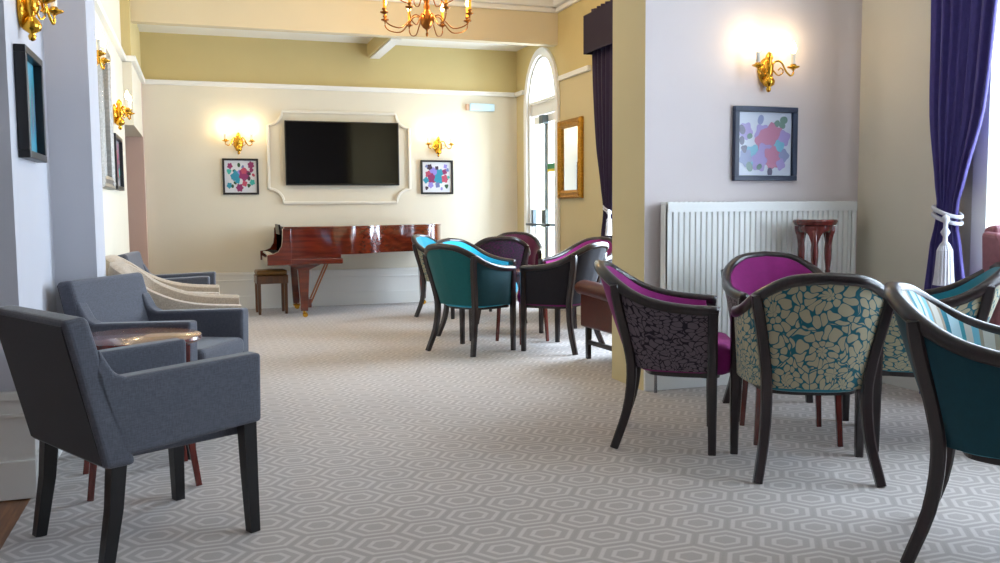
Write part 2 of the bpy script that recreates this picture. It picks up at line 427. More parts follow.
# bay wall with window
mb = MB()
BY0, BY1, BZ0, BZ1 = .5, 3.74, .55, 3.1
mb.box(XR, XR+.25, BY1, YR, 0, ZC); mb.box(XR, XR+.25, -3.2, BY0, 0, ZC); mb.box(XR, XR+.25, BY0, BY1, 0, BZ0); mb.box(XR, XR+.25, BY0, BY1, BZ1, ZC)
struct('wall_right', mb, WALL, 'pale wall beside the bay window at the right', 'wall')

# lintel, soffit, cross beam
struct('ceiling_lintel', MB().box(-.56, XD, 9.12, 9.24, 2.885, ZC), WALLN, 'mustard face of the beam across the ceiling', 'beam')
struct('ceiling_soffit', MB().box(-.56, XD, 9.24, YB, 3.04, 3.08), WHITE, 'white underside of the ceiling beam', 'soffit')
struct('ceiling_cross_beam', MB().box(1.90, 2.02, 9.24, YB, 2.885, 3.04), WALLU, 'short stepped beam under the soffit', 'beam')
struct('trim_cross_beam', MB().box(1.93, 2.04, 9.24, YB, 2.872, 2.885), WHITE, 'white edge under the short cross beam', 'trim')
# cornice on lintel, door wall and left
def cornice(mb, x0, x1, y0, y1, axis, sgn):
    for d, z0, z1 in ((.04, ZC-.25, ZC-.20), (.09, ZC-.20, ZC-.12), (.17, ZC-.12, ZC-.05), (.22, ZC-.05, ZC)):
        if axis == 'y': mb.box(x0, x1, min(y0, y0+sgn*d), max(y0, y0+sgn*d), z0, z1)
        else: mb.box(min(x0, x0+sgn*d), max(x0, x0+sgn*d), y0, y1, z0, z1)
mb = MB(); cornice(mb, -.55, XD-.01, 9.12, 0, 'y', -1); struct('trim_1', mb, WHITE, 'white plaster cornice along the beam', 'cornice', bevel=.01)
mb = MB(); cornice(mb, XD, 0, 5.21, 9.11, 'x', -1); struct('trim_2', mb, WHITE, 'white plaster cornice above the arched door', 'cornice', bevel=.01)
# picture rails
def rail(mb, x0, x1, y0, y1): mb.box(x0, x1, y0, y1, RZ-.045, RZ)
mb = MB(); mb.box(-.56, XD, YB-.035, YB, RZ-.04, RZ); mb.box(-.56, XD, YB-.05, YB, RZ-.008, RZ+.01)
struct('trim_3', mb, WHITE, 'white picture rail across the back wall', 'picture rail', bevel=.004)
mb = MB(); mb.box(XD-.04, XD, 8.25, 9.03, RZ-.04, RZ+.01); mb.box(XD-.04, XD, 10.16, YB-.04, RZ-.04, RZ+.01)
struct('trim_4', mb, WHITE, 'white picture rail beside the arched door', 'picture rail', bevel=.004)
mb = MB(); mb.box(XL, XL+.04, 5.12, 8.95, RZ-.04, RZ+.01); mb.box(XL, -.52, 8.91, 8.95, RZ-.04, RZ+.01); mb.box(-.56, -.52, 8.95, YB-.06, RZ-.04, RZ+.01)
struct('trim_5', mb, WHITE, 'white picture rail along the left wall', 'picture rail', bevel=.004)
# dado / tall skirtings
def dado(mb, kind, a0, a1, c, s, h=.42):
    """white panelled skirting: slab, cap rail, base board. kind 'y': runs along x at y=c facing s"""
    for d, z0, z1 in ((.015, 0, h), (.035, h-.03, h), (.028, h-.10, h-.085), (.03, 0, .15)):
        if kind == 'y': mb.box(a0, a1, min(c, c+s*d), max(c, c+s*d), z0, z1)
        else: mb.box(min(c, c+s*d), max(c, c+s*d), a0, a1, z0, z1)
for nm, args, lb in (('baseboard_back', [('y', -.56, XD, YB, -1)], 'white panelled dado along the back wall'),
                 ('baseboard_left', [('x', 5.12, 8.95, XL, 1)], 'white dado along the left wall'),
                 ('baseboard_left_pier', [('x', 4.70, 5.12, -.486, 1), ('y', -.64, -.451, 4.70, -1)], 'white dado around the left pier'),
                 ('baseboard_left_near', [('x', 3.80, 4.66, -.672, 1), ('y', -3.1, -.637, 3.80, -1)], 'white dado at the bottom left beside the wooden floor'),
                 ('baseboard_right', [('x', -3.1, YR-.04, XR, -1)], 'white dado under the bay window')):
    mb = MB()
    for a in args: dado(mb, *a)
    struct(nm, mb, WHITE, lb, 'dado', bevel=.003)
mb = MB(); mb.box(2.512, XR-.03, YR-.02, YR, 0, .20); mb.box(2.512, XR-.03, YR-.03, YR, .185, .21)
struct('baseboard_radiator', mb, WHITE, 'white skirting under the radiator', 'skirting', bevel=.003)
mb = MB(); mb.box(XD-.02, XD, 5.22, 9.05, 0, .20); mb.box(XD-.02, XD, 10.12, YB-.04, 0, .2)
struct('baseboard_door', mb, WHITE, 'white skirting beside the arched door', 'skirting', bevel=.003)

# ------------------------------------------------------------------ arched door
def arched_door():
    root = tag(bpy.data.objects.new('door_1', None), 'white arched double glass door with push bars', 'door', kind='structure'); C.objects.link(root)
    ya, yb, zs, RV = 9.14, 10.04, 2.30, .55; c, R = (ya+yb)/2, .45
    def arch(r_in, r_out, x0, x1, z_low=0, rv_in=None, rv_out=None):
        mb = MB(); rows = []
        rv_in = rv_in or RV-(R-r_in); rv_out = rv_out or RV+(r_out-R)
        pts = [(c-1, z_low, 1)]
        prof = []
        prof.append((-1, None))
        for i in range(25): prof.append((i, PI-PI*i/24))
        prof.append((25, None))
        def pt(k, r, rv):
            if k == 0: return (c-r, z_low)
            if k == 26: return (c+r, z_low)
            a = PI-PI*(k-1)/24; return (c+r*math.cos(a), zs+rv*math.sin(a))
        for k in range(27):
            i, o_ = pt(k, r_in, rv_in), pt(k, r_out, rv_out)
            rows.append([(x0, i[0], i[1]), (x1, i[0], i[1]), (x1, o_[0], o_[1]), (x0, o_[0], o_[1])])
        return mb.grid(rows, closed_u=True, caps=True)
    arch(.45, .535, XD-.035, XD-.002).build('architrave', WHITE, root, bevel=.004)
    arch(.42, .448, XD+.0, XD+.14).build('door_frame', WHITE, root)
    mb = MB(); mb.box(XD+.03, XD+.13, ya+.03, yb-.03, 2.20, 2.34); mb.box(XD-.005, XD+.14, ya+.03, yb-.03, 2.33, 2.36); mb.build('transom', WHITE, root, bevel=.004)
    mb = MB(); n = 24
    pts = [(c+.42*math.cos(PI-PI*i/n), zs+.52*math.sin(PI-PI*i/n)) for i in range(n+1)]
    mb.hexa([(XD+.08, y, z) for y, z in pts], [(XD+.086, y, z) for y, z in pts]); mb.build('fanlight_glass', GLASS, root)
    for y0, y1, nm in ((ya+.05, c-.004, 'near'), (c+.004, yb-.05, 'far')):
        mb = MB(); s = .05
        mb.box(XD+.05, XD+.10, y0, y0+s, .02, 2.19); mb.box(XD+.05, XD+.10, y1-s, y1, .02, 2.19); mb.box(XD+.05, XD+.10, y0+s, y1-s, .02, .25); mb.box(XD+.05, XD+.10, y0+s, y1-s, 2.10, 2.19)
        leaf = mb.build('door_leaf', WHITE, root, bevel=.004)
        MB().box(XD+.072, XD+.078, y0+s, y1-s, .25, 2.10).build('pane', GLASS, leaf)
        mb = MB(); mb.sweep([(XD+.045, y0+.03, .93), (XD-.06, y0+.04, .93), (XD-.075, y0+.07, .93), (XD-.075, y1-.07, .93), (XD-.06, y1-.04, .93), (XD+.045, y1-.03, .93)], .028)
        mb.box(XD+.01, XD+.05, y0+.005, y0+.06, .90, 1.10); mb.box(XD+.01, XD+.05, y1-.06, y1-.005, .90, 1.10)
        mb.build('push_bar', STEEL, leaf, smooth='auto')
    MB().box(XD-.02, XD+.05, c-.06, c+.06, 2.08, 2.18).build('door_closer', STEEL, root, bevel=.005)
    MB().box(XD+.03, XD+.05, c-.014, c+.014, .25, 2.08).build('shoot_bolt', STEEL, root)
    st = MB(); st.m = 0; st.box(XD+.02, XD+.045, ya+.10, c-.10, 1.53, 1.56); st.m = 1; st.box(XD+.02, XD+.045, ya+.10, c-.10, 1.56, 1.62)
    st.build('notice_strip', [mat('strip_yellow', (220, 200, 60), .5), mat('strip_green', (40, 140, 90), .5)], root)
arched_door()

# ------------------------------------------------------------------ windows
def window(name, x, y0, y1, z0, z1, nv, nh, label):
    root = tag(bpy.data.objects.new(name, None), label, 'window', kind='structure'); C.objects.link(root)
    mb = MB(); s = .07
    mb.box(x+.08, x+.16, y0, y0+s, z0, z1); mb.box(x+.08, x+.16, y1-s, y1, z0, z1); mb.box(x+.08, x+.16, y0+s, y1-s, z0, z0+s); mb.box(x+.08, x+.16, y0+s, y1-s, z1-s, z1)
    for k in range(1, nv): y = y0+(y1-y0)*k/nv; mb.box(x+.09, x+.15, y-.025, y+.025, z0+s, z1-s)
    for k in range(1, nh): z = z0+(z1-z0)*k/nh; mb.box(x+.095, x+.145, y0+s, y1-s, z-.02, z+.02)
    mb.build('window_frame', WHITE, root, bevel=.004)
    MB().box(x-.005, x+.09, y0-.03, y1+.03, z0-.03, z0).build('window_sill', WHITE, root, bevel=.006)
    MB().box(x+.118, x+.122, y0+s, y1-s, z0+s, z1-s).build('pane', GLASS, root)
window('window_1', XR, BY0, BY1, BZ0, BZ1, 4, 2, 'tall white bay window at the right edge')
window('window_2', XD, 5.95, 7.65, .5, 3.0, 2, 2, 'tall window beside the far plum curtain')
mb = MB(); mb.box(XR-.025, XR, BY1, BY1+.10, .43, 3.25); mb.box(XR-.025, XR, BY0, BY1, BZ1, BZ1+.1)
struct('trim_6', mb, WHITE, 'white architrave of the bay window', 'architrave', bevel=.005)

# ------------------------------------------------------------------ curtains (hang along y, facing -x)
def curtain_sheet(x, yc_of, half_of, z0, z1, folds, amp, thick=.02, nu=70, nv=40):
    mb = MB(); rows = []
    front, back = [], []
    for j in range(nv+1):
        z = z0+(z1-z0)*j/nv; rf, rb = [], []
        for i in range(nu+1):
            u = -1+2*i/nu; hw = half_of(z); y = yc_of(z)+hw*u
            a = amp(z)*(math.sin(u*PI*folds+.4*math.sin(3*u))+.35*math.sin(u*PI*folds*2.3+1))
            rf.append((x+a-thick/2, y, z)); rb.append((x+a+thick/2, y, z))
        rows.append(rf+rb[::-1])
    return mb.grid(rows, closed_u=True, caps=True)
def pw(keys): return lambda z: spline([(k, (v,)) for k, v in keys], z)[0]
def tie_and_tassel(root, x, yc, hw, z, s=1.0, ty=0):
    mb = MB()
    for dz in (-.025, .012):
        ring = []
        for k in range(25):
            a = 2*PI*k/24; ring.append((x+.055*s*math.cos(a), yc+hw*math.sin(a), z+dz*s+.03*math.sin(a)))
        mb.sweep(ring, .022*s, cap=False)
    mb.lathe([(.0, .0), (.02, -.015), (.022, -.035), (.012, -.05), (.012, -.075), (.026, -.10), (.012, -.125), (.014, -.15), (.03, -.17), (.012, -.19)], 12, (x-.085*s, yc+.01+ty, z))
    tb = mb.build('tieback_cord', ROPE, root, smooth=True)
    mb = MB(); prof = [(.026, -.17), (.038, -.20), (.040, -.25), (.046, -.34), (.052, -.39)]
    rows = []
    for r, dz in prof:
        rows.append([(x-.085*s+r*s*math.cos(2*PI*k/36)*(1+.10*(k % 2)), yc+.01+ty+r*s*math.sin(2*PI*k/36)*(1+.10*(k % 2)), z+dz*s) for k in range(36)])
    mb.grid(rows, closed_u=True, caps=True); mb.build('tassel', ROPE, tb)
def right_curtain():
    root = thing('curtain', 'violet curtain tied back with a white tassel cord at the right window', 'curtain', (3.95, 3.89, 0))
    yc = pw([(0, 3.99), (.5, 4.02), (.9, 4.035), (1.06, 4.03), (1.2, 4.02), (1.6, 3.99), (2.2, 3.965), (3.2, 3.97)])
    hf = pw([(0, .20), (.5, .17), (.9, .105), (1.06, .07), (1.2, .095), (1.6, .19), (2.2, .23), (3.2, .27)])
    am = pw([(0, .02), (.9, .011), (1.06, .007), (1.2, .011), (2.2, .018), (3.2, .018)])
    curtain_sheet(0, lambda z: yc(z)-4.0, hf, .02, 3.2, 6.5, am).build('curtain_fabric', PURPLE, root, smooth=True)
    tie_and_tassel(root, 0, yc(1.06)-4.0-.0, .085, 1.06, 1, -.085)
right_curtain()
def far_curtain():
    root = thing('curtain', 'dark plum curtain with tassel tieback hanging beside the gilt mirror', 'curtain', (3.62, 7.66, 0))
    ed = pw([(0, .12), (.6, .10), (.9, .05), (1.08, .02), (1.25, .05), (1.7, .18), (2.3, .26), (3.0, .29)])   # far edge
    nd = pw([(0, -.30), (.6, -.28), (.9, -.22), (1.08, -.18), (1.25, -.20), (1.7, -.30), (2.3, -.38), (3.0, -.40)])
    curtain_sheet(0, lambda z: (ed(z)+nd(z))/2, lambda z: (ed(z)-nd(z))/2, .02, 3.0, 6.5, pw([(0, .03), (.9, .016), (1.08, .01), (1.25, .016), (3.0, .025)])).build('curtain_fabric', PLUM, root, smooth=True)
    tie_and_tassel(root, 0, -.08, .10, 1.10, .62, -.12)
far_curtain()
t = thing('pelmet', 'dark plum box pelmet above the far curtain', 'pelmet', (3.60, 6.83, 2.57))
mb = MB(); mb.box(-.10, -.08, -1.0, 1.07, 0, .36); mb.box(-.08, .138, 1.05, 1.07, 0, .36); mb.box(-.08, .138, -1.0, -.98, 0, .36); mb.box(-.08, .138, -.98, 1.05, .34, .36)
mb.build('pelmet_board', mat('pelmet_plum', (26, 11, 38), .85), t, bevel=.004)
t = thing('sheer_curtain', 'white voile curtain drawn across the bay window', 'curtain', (4.045, 1.95, 0))
curtain_sheet(0, lambda z: .15, lambda z: 1.55, .05, 3.2, 34, lambda z: .009, .003, 260, 6).build('voile', SHEER, t, smooth=True)

# ------------------------------------------------------------------ wall objects; local frame: x along the wall, -y out of it, z up
FACE = {'back': 0, 'left': PI/2, 'right': -PI/2}
def picture(name, label, loc, rz, wd, ht, fr, art, frw=.03, dp=.03, tilt=0):
    root = thing(name, label, 'picture', loc, rz)
    mb = MB(); w2, h2 = wd/2, ht/2
    mb.box(-w2, w2, -dp, -.002, h2-frw, h2); mb.box(-w2, w2, -dp, -.002, -h2, -h2+frw); mb.box(-w2, -w2+frw, -dp, -.002, -h2+frw, h2-frw); mb.box(w2-frw, w2, -dp, -.002, -h2+frw, h2-frw)
    mb.build('picture_frame', fr, root, bevel=.003)
    art(wd-2*frw, ht-2*frw).build('print', ARTM, root)
    if tilt: root.rotation_euler[1] = tilt
    return root
ARTC = [(214, 216, 222), (136, 40, 96), (40, 140, 168), (140, 130, 205), (36, 76, 46), (60, 170, 160), (178, 70, 96), (60, 40, 62), (110, 120, 170)]
ARTM = [PAPER]+[mat('ink_%s' % n, c, .5) for n, c in zip(('wine', 'blue', 'lilac', 'green', 'mint', 'rose', 'dark', 'slate'), ARTC[1:])]
def art_of(blobs):
    def f(w_, h_):
        mb = MB(); mb.box(-w_/2, w_/2, -.012, -.004, -h_/2, h_/2)
        k = 0
        for (u, v, r, m, pet) in blobs:
            k += 1; mb.m = m; n = 26; pts = []
            y = -.0122-.00012*k
            for i in range(n):
                a = 2*PI*i/n; q = r*(1+.15*math.cos(pet*a+k)) if pet > 1 else r*(.55+.45*abs(math.cos(a+k)))
                x_ = max(-.49, min(.49, u+q*math.cos(a)*.9)); z_ = max(-.49, min(.49, v+q*math.sin(a)))
                pts.append((x_*w_, y, z_*h_))
            b = len(mb.v); mb.v += pts; mb.face([b+i for i in range(n)])
        mb.m = 0
        return mb
    return f
ART1 = art_of([(-.33,.33,.09,1,5),(.33,.36,.11,1,6),(-.05,.36,.06,4,2),(.07,.30,.05,8,2),(-.36,.16,.08,5,3),(-.20,.18,.05,4,2),(-.13,.02,.17,2,6),(-.24,.0,.09,2,4),(-.03,.14,.07,3,5),(.12,.06,.19,1,6),(.10,.18,.10,6,5),(.34,.20,.07,1,3),(.26,.09,.06,7,2),(.40,.05,.05,6,2),(.36,-.18,.09,5,5),(.26,-.06,.06,7,2),(.12,-.22,.09,6,4),(.25,-.28,.06,4,3),(-.04,-.35,.12,1,6),(-.18,-.20,.05,4,2),(-.36,-.28,.09,2,5),(-.26,-.30,.05,4,2),(-.10,-.14,.08,2,4)])
ART2 = art_of([(-.25,.33,.10,7,5),(-.36,.36,.05,8,3),(.0,.30,.07,7,4),(.30,.36,.07,3,4),(-.12,.16,.15,3,5),(-.30,.10,.11,6,5),(.10,.14,.13,2,5),(.27,.18,.09,1,4),(.37,.24,.06,8,3),(-.18,-.05,.17,1,6),(.06,-.06,.17,2,6),(.28,-.05,.13,6,5),(-.38,-.10,.10,2,4),(-.22,-.26,.10,3,5),(.02,-.26,.09,8,4),(.16,-.38,.05,3,2),(.33,-.30,.07,4,3),(-.36,-.36,.06,7,3),(.40,.0,.05,5,3)])
ART3 = art_of([(-.35,.20,.13,3,5),(-.42,.22,.07,7,2),(-.42,.05,.06,7,2),(-.08,.38,.07,8,2),(.22,.32,.06,4,2),(.35,.38,.07,4,2),(.32,.30,.06,4,2),(-.05,.16,.15,3,5),(.14,.10,.22,6,6),(-.02,.04,.17,6,5),(.36,.10,.12,3,4),(-.28,.12,.05,4,2),(-.22,-.18,.16,2,5),(-.35,-.22,.13,8,5),(.0,-.16,.17,3,5),(.26,-.06,.12,2,5),(.14,-.22,.18,6,6),(-.10,-.28,.15,3,5),(.36,-.18,.10,8,4),(.30,-.32,.09,3,4),(-.28,-.36,.07,4,2),(.10,-.44,.06,7,2),(-.38,-.08,.06,7,3),(-.10,-.36,.05,4,2)])
def ART4(w_, h_):
    mb = MB(); mb.m = 2; mb.box(-w_/2, w_/2, -.012, -.004, -h_/2, h_/2); 
    for k in range(14):
        mb.m = (5, 8, 0)[k % 3]; x_ = (-.42+.065*k)*w_; pts = [(x_+.02*w_*math.cos(a*PI/4), -.0123-.0001*k, (.1*math.sin(k*1.7)+.3*math.sin(a*PI/4))*h_) for a in range(8)]
        b = len(mb.v); mb.v += pts; mb.face([b+i for i in range(8)])
    mb.m = 0; return mb
picture('framed_picture', 'square black-framed floral print on the back wall left of the television', (.439, YB, 1.497), 0, .388, .402, BLACKF, ART1, .022)
picture('framed_picture', 'square black-framed floral print on the back wall right of the television', (2.71, YB, 1.50), 0, .40, .405, BLACKF, ART2, .022)
pale = picture('framed_picture', 'dark blue framed floral print above the radiator', (3.336, YR, 1.497), 0, .455, .455, BLUEF, ART3, .032, .035)
for ch in pale.children:
    if ch.name.startswith('print'):
        for k, c in enumerate([(206, 212, 226), (170, 110, 150), (120, 180, 205), (165, 150, 205), (110, 140, 130), (140, 195, 200), (190, 125, 155), (96, 92, 118), (140, 150, 190)]):
            ch.data.materials[k] = mat('glare_ink_%s' % 'abcdefghi'[k], c, .3, coat=.4)  # glare on the picture glass put into paler paper and inks
picture('framed_picture', 'black-framed blue print on the left wall in the foreground', (-.672, 4.13, 1.54), PI/2, .40, .44, BLACKF, ART4, .03, .045)
picture('framed_picture', 'narrow black-framed print on the left wall beyond the tall mirror', (XL, 7.80, 1.50), PI/2, .62, .43, BLACKF, ART1, .03, .04)

def lamp_pt(parent, loc, power, col, r=.03):
    l = bpy.data.lights.new('bulb_light', 'POINT'); l.energy = power; l.color = col; l.shadow_soft_size = r
    o = bpy.data.objects.new('bulb_light', l); C.objects.link(o); o.location = loc; o.parent = parent; return o
WARM = (1, .80, .48)
def bulb_shape(c, s=1): return [(.004, 0), (.010*s, .006), (.017*s, .022), (.016*s, .038), (.008*s, .058), (.002, .072)]
def make_sconce(label, loc, rz, spread=.14, power=1.7):
    root = thing('wall_sconce', label, 'wall light', loc, rz, None)
    mb = MB()
    mb.lathe([(.002, -.13), (.012, -.125), (.016, -.11), (.010, -.10), (.034, -.085), (.038, -.065), (.028, -.045), (.014, -.03), (.026, -.01), (.030, .03), (.016, .06), (.026, .075), (.018, .10), (.004, .115)], 16, (0, -.045, 0))
    mb.lathe([(.05, -.002), (.055, -.012), (.03, -.022), (.012, -.045)], 20, (0, 0, 0), axis='y', sy=1.5)
    mb.build('backplate', BRASS, root, smooth=True)
    for s in (-1, 1):
        mb = MB()
        mb.sweep(curve([(0, -.05, -.02), (s*.02, -.065, .045), (s*.055, -.085, .05), (s*.085, -.10, -.01), (s*.11, -.11, -.035), (s*spread, -.115, -.02), (s*spread, -.115, .01)], 24), .011)
        mb.sweep(curve([(s*.02, -.06, .0), (s*.05, -.07, -.03), (s*.075, -.085, -.01), (s*.06, -.08, .015), (s*.045, -.075, .0)], 14), .008)
        arm = mb.build('arm', BRASS, root, smooth=True)
        c = (s*spread, -.115, .012)
        mb = MB(); mb.lathe([(.008, -.012), (.016, -.006), (.036, .002), (.038, .008), (.020, .010), (.016, .022), (.004, .024)], 18, c); mb.build('drip_pan', BRASS, arm, smooth=True)
        mb = MB(); mb.lathe([(.013, .020), (.013, .085), (.003, .087)], 14, c); mb.build('candle_sleeve', CREAMP, arm, smooth='auto')
        mb = MB(); mb.lathe([(r, z+.086) for r, z in bulb_shape(c)], 12, c); mb.build('bulb', FLAME, arm, smooth=True)
        lamp_pt(root, (c[0], c[1], c[2]+.17), power, WARM)
    return root
make_sconce('twin brass candle sconce above the left floral print by the television', (.425, YB, 1.87), 0)
make_sconce('twin brass candle sconce above the right floral print by the television', (2.725, YB, 1.87), 0)
make_sconce('twin brass candle sconce above the dark blue picture over the radiator', (3.335, YR, 1.94), 0, .125, 1.3)
make_sconce('brass candle sconce on the left wall above the foreground picture', (-.672, 4.10, 1.93), PI/2, .11, .5)
make_sconce('twin brass candle sconce on the left wall above the narrow picture', (XL, 7.86, 1.90), PI/2, .13, 1.5)
make_sconce('brass candle sconce added in place of a mirror reflection, half hidden by the left pier', (XL, 5.80, 2.00), PI/2, .13, 1.2)  # added lamp standing in for a sconce reflected in the tall mirror

# television and panel moulding
def moulding_frame():
    mb = MB(); x0, x1, z0, z1, r = .745, 2.375, 1.20, 2.235, .16
    # rectangle with concave corners
    pts = []
    for cx_, cz_, a0 in ((x0, z0, 90), (x1, z0, 180), (x1, z1, 270), (x0, z1, 0)):
        for k in range(9):
            a = math.radians(a0-90*k/8)
            pts.append((cx_+r*math.cos(a), cz_+r*math.sin(a)))
    rows = []
    n = len(pts); cxm, czm = (x0+x1)/2, (z0+z1)/2
    P = [Vector((p[0], YB-.012, p[1])) for p in pts]
    mb.sweep([tuple(p) for p in P]+[tuple(P[0])], .035, .028, up=(0, 1, 0), cap=False)
    return mb
struct('trim_7', moulding_frame(), mat('moulding_paint', (228, 223, 210), .6), 'white plaster panel moulding around the television', 'moulding', smooth=False)
t = thing('television', 'large black flat screen television inside the white wall moulding', 'television', (1.583, YB, 1.764), 0)
mb = MB(); mb.box(-.655, .655, -.075, -.045, -.365, .365); mb.build('bezel', PLASTIC, t, bevel=.004)
MB().box(-.642, .642, -.0765, -.074, -.348, .352).build('screen', SCREEN, t)
mb = MB(); mb.box(-.25, .25, -.046, -.001, -.2, .2); mb.build('wall_bracket', PLASTIC, t)
# emergency light box high on the back wall
t = thing('emergency_light', 'pale blue white light box high on the back wall', 'wall light', (3.27, YB, 2.345))
mb = MB(); mb.box(-.15, .17, -.055, -.002, -.045, .045); mb.build('diffuser', mat('diffuser_pale_blue', (190, 218, 235), .3, emit=(190, 225, 245), estr=.15), t, bevel=.015, seg=3)
mb = MB(); mb.box(-.19, -.15, -.04, -.002, -.035, .035); mb.build('end_cap', mat('end_cap_tan', (200, 165, 140), .5), t, bevel=.004)

# gilt mirror on the door wall
def mirror(name, label, loc, rz, wd, ht, fr, frw, arch=False):
    t = thing(name, label, 'mirror', loc, rz)
    w2, h2 = wd/2, ht/2; mb = MB()
    prof = [(0, -.002), (.0, -.03), (.012, -.045), (frw*.4, -.03), (frw*.7, -.045), (frw, -.03), (frw, -.012)]
    path = [(-w2, -h2), (w2, -h2), (w2, h2), (-w2, h2)]
    rows = []
    for (px_, pz_) in path:
        sx, sz = (1 if px_ < 0 else -1), (1 if pz_ < 0 else -1)
        rows.append([(px_+sx*d, y, pz_+sz*d) for d, y in prof])
    mb.grid(rows, closed_u=True, closed_v=True)
    for (px_, pz_) in path:
        sx, sz = (1 if px_ < 0 else -1), (1 if pz_ < 0 else -1)
        mb.lathe([(.001, -.052), (.018, -.048), (.03, -.036), (.034, -.02)], 12, (px_+sx*frw*.5, 0, pz_+sz*frw*.5), axis='y')
    mb.build('mirror_frame', fr, t)
    MB().box(-w2+frw*.9, w2-frw*.9, -.014, -.004, -h2+frw*.9, h2-frw*.9).build('mirror_glass', mat('mirror_silver', (225, 230, 235), .02, 1), t)
    return t
mirror('wall_mirror', 'ornate gilt framed mirror beside the arched door', (XD, 8.735, 1.635), -PI/2, .62, .83, GILT, .085)
mirror('wall_mirror', 'tall silver framed mirror on the left wall past the pier', (XL, 6.85, 1.77), PI/2, .80, 1.0, mat('silver_leaf_frame', (150, 146, 140), .4, .5, noise=.2, nscale=60), .09)

# ------------------------------------------------------------------ radiator
t = thing('radiator', 'white panel radiator under the dark blue picture', 'radiator', (3.275, YR-.001, .27))
hw, rh = .675, .86
mb = MB(); n = 34; pts = []
for k in range(n+1):
    x0 = -hw+.03+(2*hw-.06)*k/n; wd = (2*hw-.06)/n
    if k < n: pts += [(x0+wd*.08, -.115), (x0+wd*.22, -.124), (x0+wd*.66, -.124), (x0+wd*.80, -.115)]
rows = [[(x, y, .05) for x, y in pts]+[(pts[-1][0], -.10, .05), (pts[0][0], -.10, .05)], [(x, y, rh-.05) for x, y in pts]+[(pts[-1][0], -.10, rh-.05), (pts[0][0], -.10, rh-.05)]]
mb.grid(rows, closed_u=True, caps=True); mb.box(-hw, hw, -.128, -.10, .0, .05); mb.box(-hw, hw, -.128, -.10, rh-.05, rh); mb.box(-hw, -hw+.03, -.118, -.10, .05, rh-.05); mb.box(hw-.03, hw, -.118, -.10, .05, rh-.05)
mb.build('front_panel', RADW, t)
for x0 in (-hw, hw-.008): MB().box(x0, x0+.008, -.12, -.035, .01, rh-.005).build('side_cover', RADW, t, bevel=.002)
mb = MB(); mb.box(-hw, hw, -.125, -.035, rh, rh+.008)
for k in range(40): mb.box(-hw+.02+k*.0333, -hw+.035+k*.0333, -.115, -.045, rh+.008, rh+.011)
mb.build('top_grille', RADW, t)
MB().box(-hw+.01, hw-.01, -.05, -.035, .03, rh-.03).build('rear_panel', RADW, t)
mb = MB(); mb.sweep([(-hw-.0, -.08, .04), (-hw-.05, -.08, .04), (-hw-.05, -.08, -.27)], .018); mb.lathe([(.016, -.03), (.022, -.02), (.022, .03), (.016, .04)], 14, (-hw-.05, -.08, .05)); mb.build('valve_pipe', mat('chrome', (190, 190, 195), .2, 1), t, smooth=True)
for x0 in (-.5, .46): MB().box(x0, x0+.04, -.036, -.0, .1, .7).build('bracket', RADW, t)

# ------------------------------------------------------------------ plant stand with three turned legs
t = thing('plant_stand', 'tall dark mahogany plant stand with turned legs in front of the radiator', 'plant stand', (3.475, 4.44, 0), math.radians(-38))
H = 1.03
mb = MB(); mb.lathe([(.09, H-.04), (.118, H-.032), (.124, H-.02), (.130, H-.010), (.124, H), (.002, H)], 36); mb.build('top', MAHOGD, t, smooth='auto')
mb = MB(); mb.lathe([(.002, H-.075), (.085, H-.075), (.095, H-.06), (.095, H-.04), (.002, H-.045)], 30)
mb.build('frieze', MAHOGD, t, smooth='auto')
prof = [(.010, 0), (.018, .01), (.020, .03), (.012, .05), (.016, .10), (.022, .20), (.014, .26), (.020, .27), (.014, .28), (.014, .36)]
for k in range(9): prof += [(.013, .36+k*.038), (.021, .379+k*.038)]
prof += [(.013, .71), (.017, .72), (.013, .73), (.020, .79), (.022, .85), (.018, .90), (.018, H-.05)]
for k in range(3):
    a = -PI/2+2*PI*k/3
    cx_, cy_ = .088*math.cos(a), .088*math.sin(a)
    mb = MB(); mb.lathe(prof, 12, (cx_, cy_, 0)); mb.build('leg', MAHOGD, t, smooth=True)
    # shaped bracket under the top
    d = Vector((-math.sin(a), math.cos(a), 0))
    mb = MB(); o_ = Vector((cx_*1.02, cy_*1.02, 0)); nrm = Vector((math.cos(a), math.sin(a), 0))*.012
    shape = [(-.055, H-.038), (.055, H-.038), (.05, H-.07), (.034, H-.095), (.022, H-.13), (.015, H-.165), (-.015, H-.165), (-.022, H-.13), (-.034, H-.095), (-.05, H-.07)]
    mb.hexa([o_+d*x_-nrm+Vector((0, 0, z_)) for x_, z_ in shape], [o_+d*x_+nrm+Vector((0, 0, z_)) for x_, z_ in shape]); mb.build('bracket', MAHOGD, t)
mb = MB(); mb.lathe([(.002, .20), (.085, .20), (.09, .21), (.085, .22), (.002, .22)], 28); mb.build('lower_shelf', MAHOGD, t, smooth='auto')

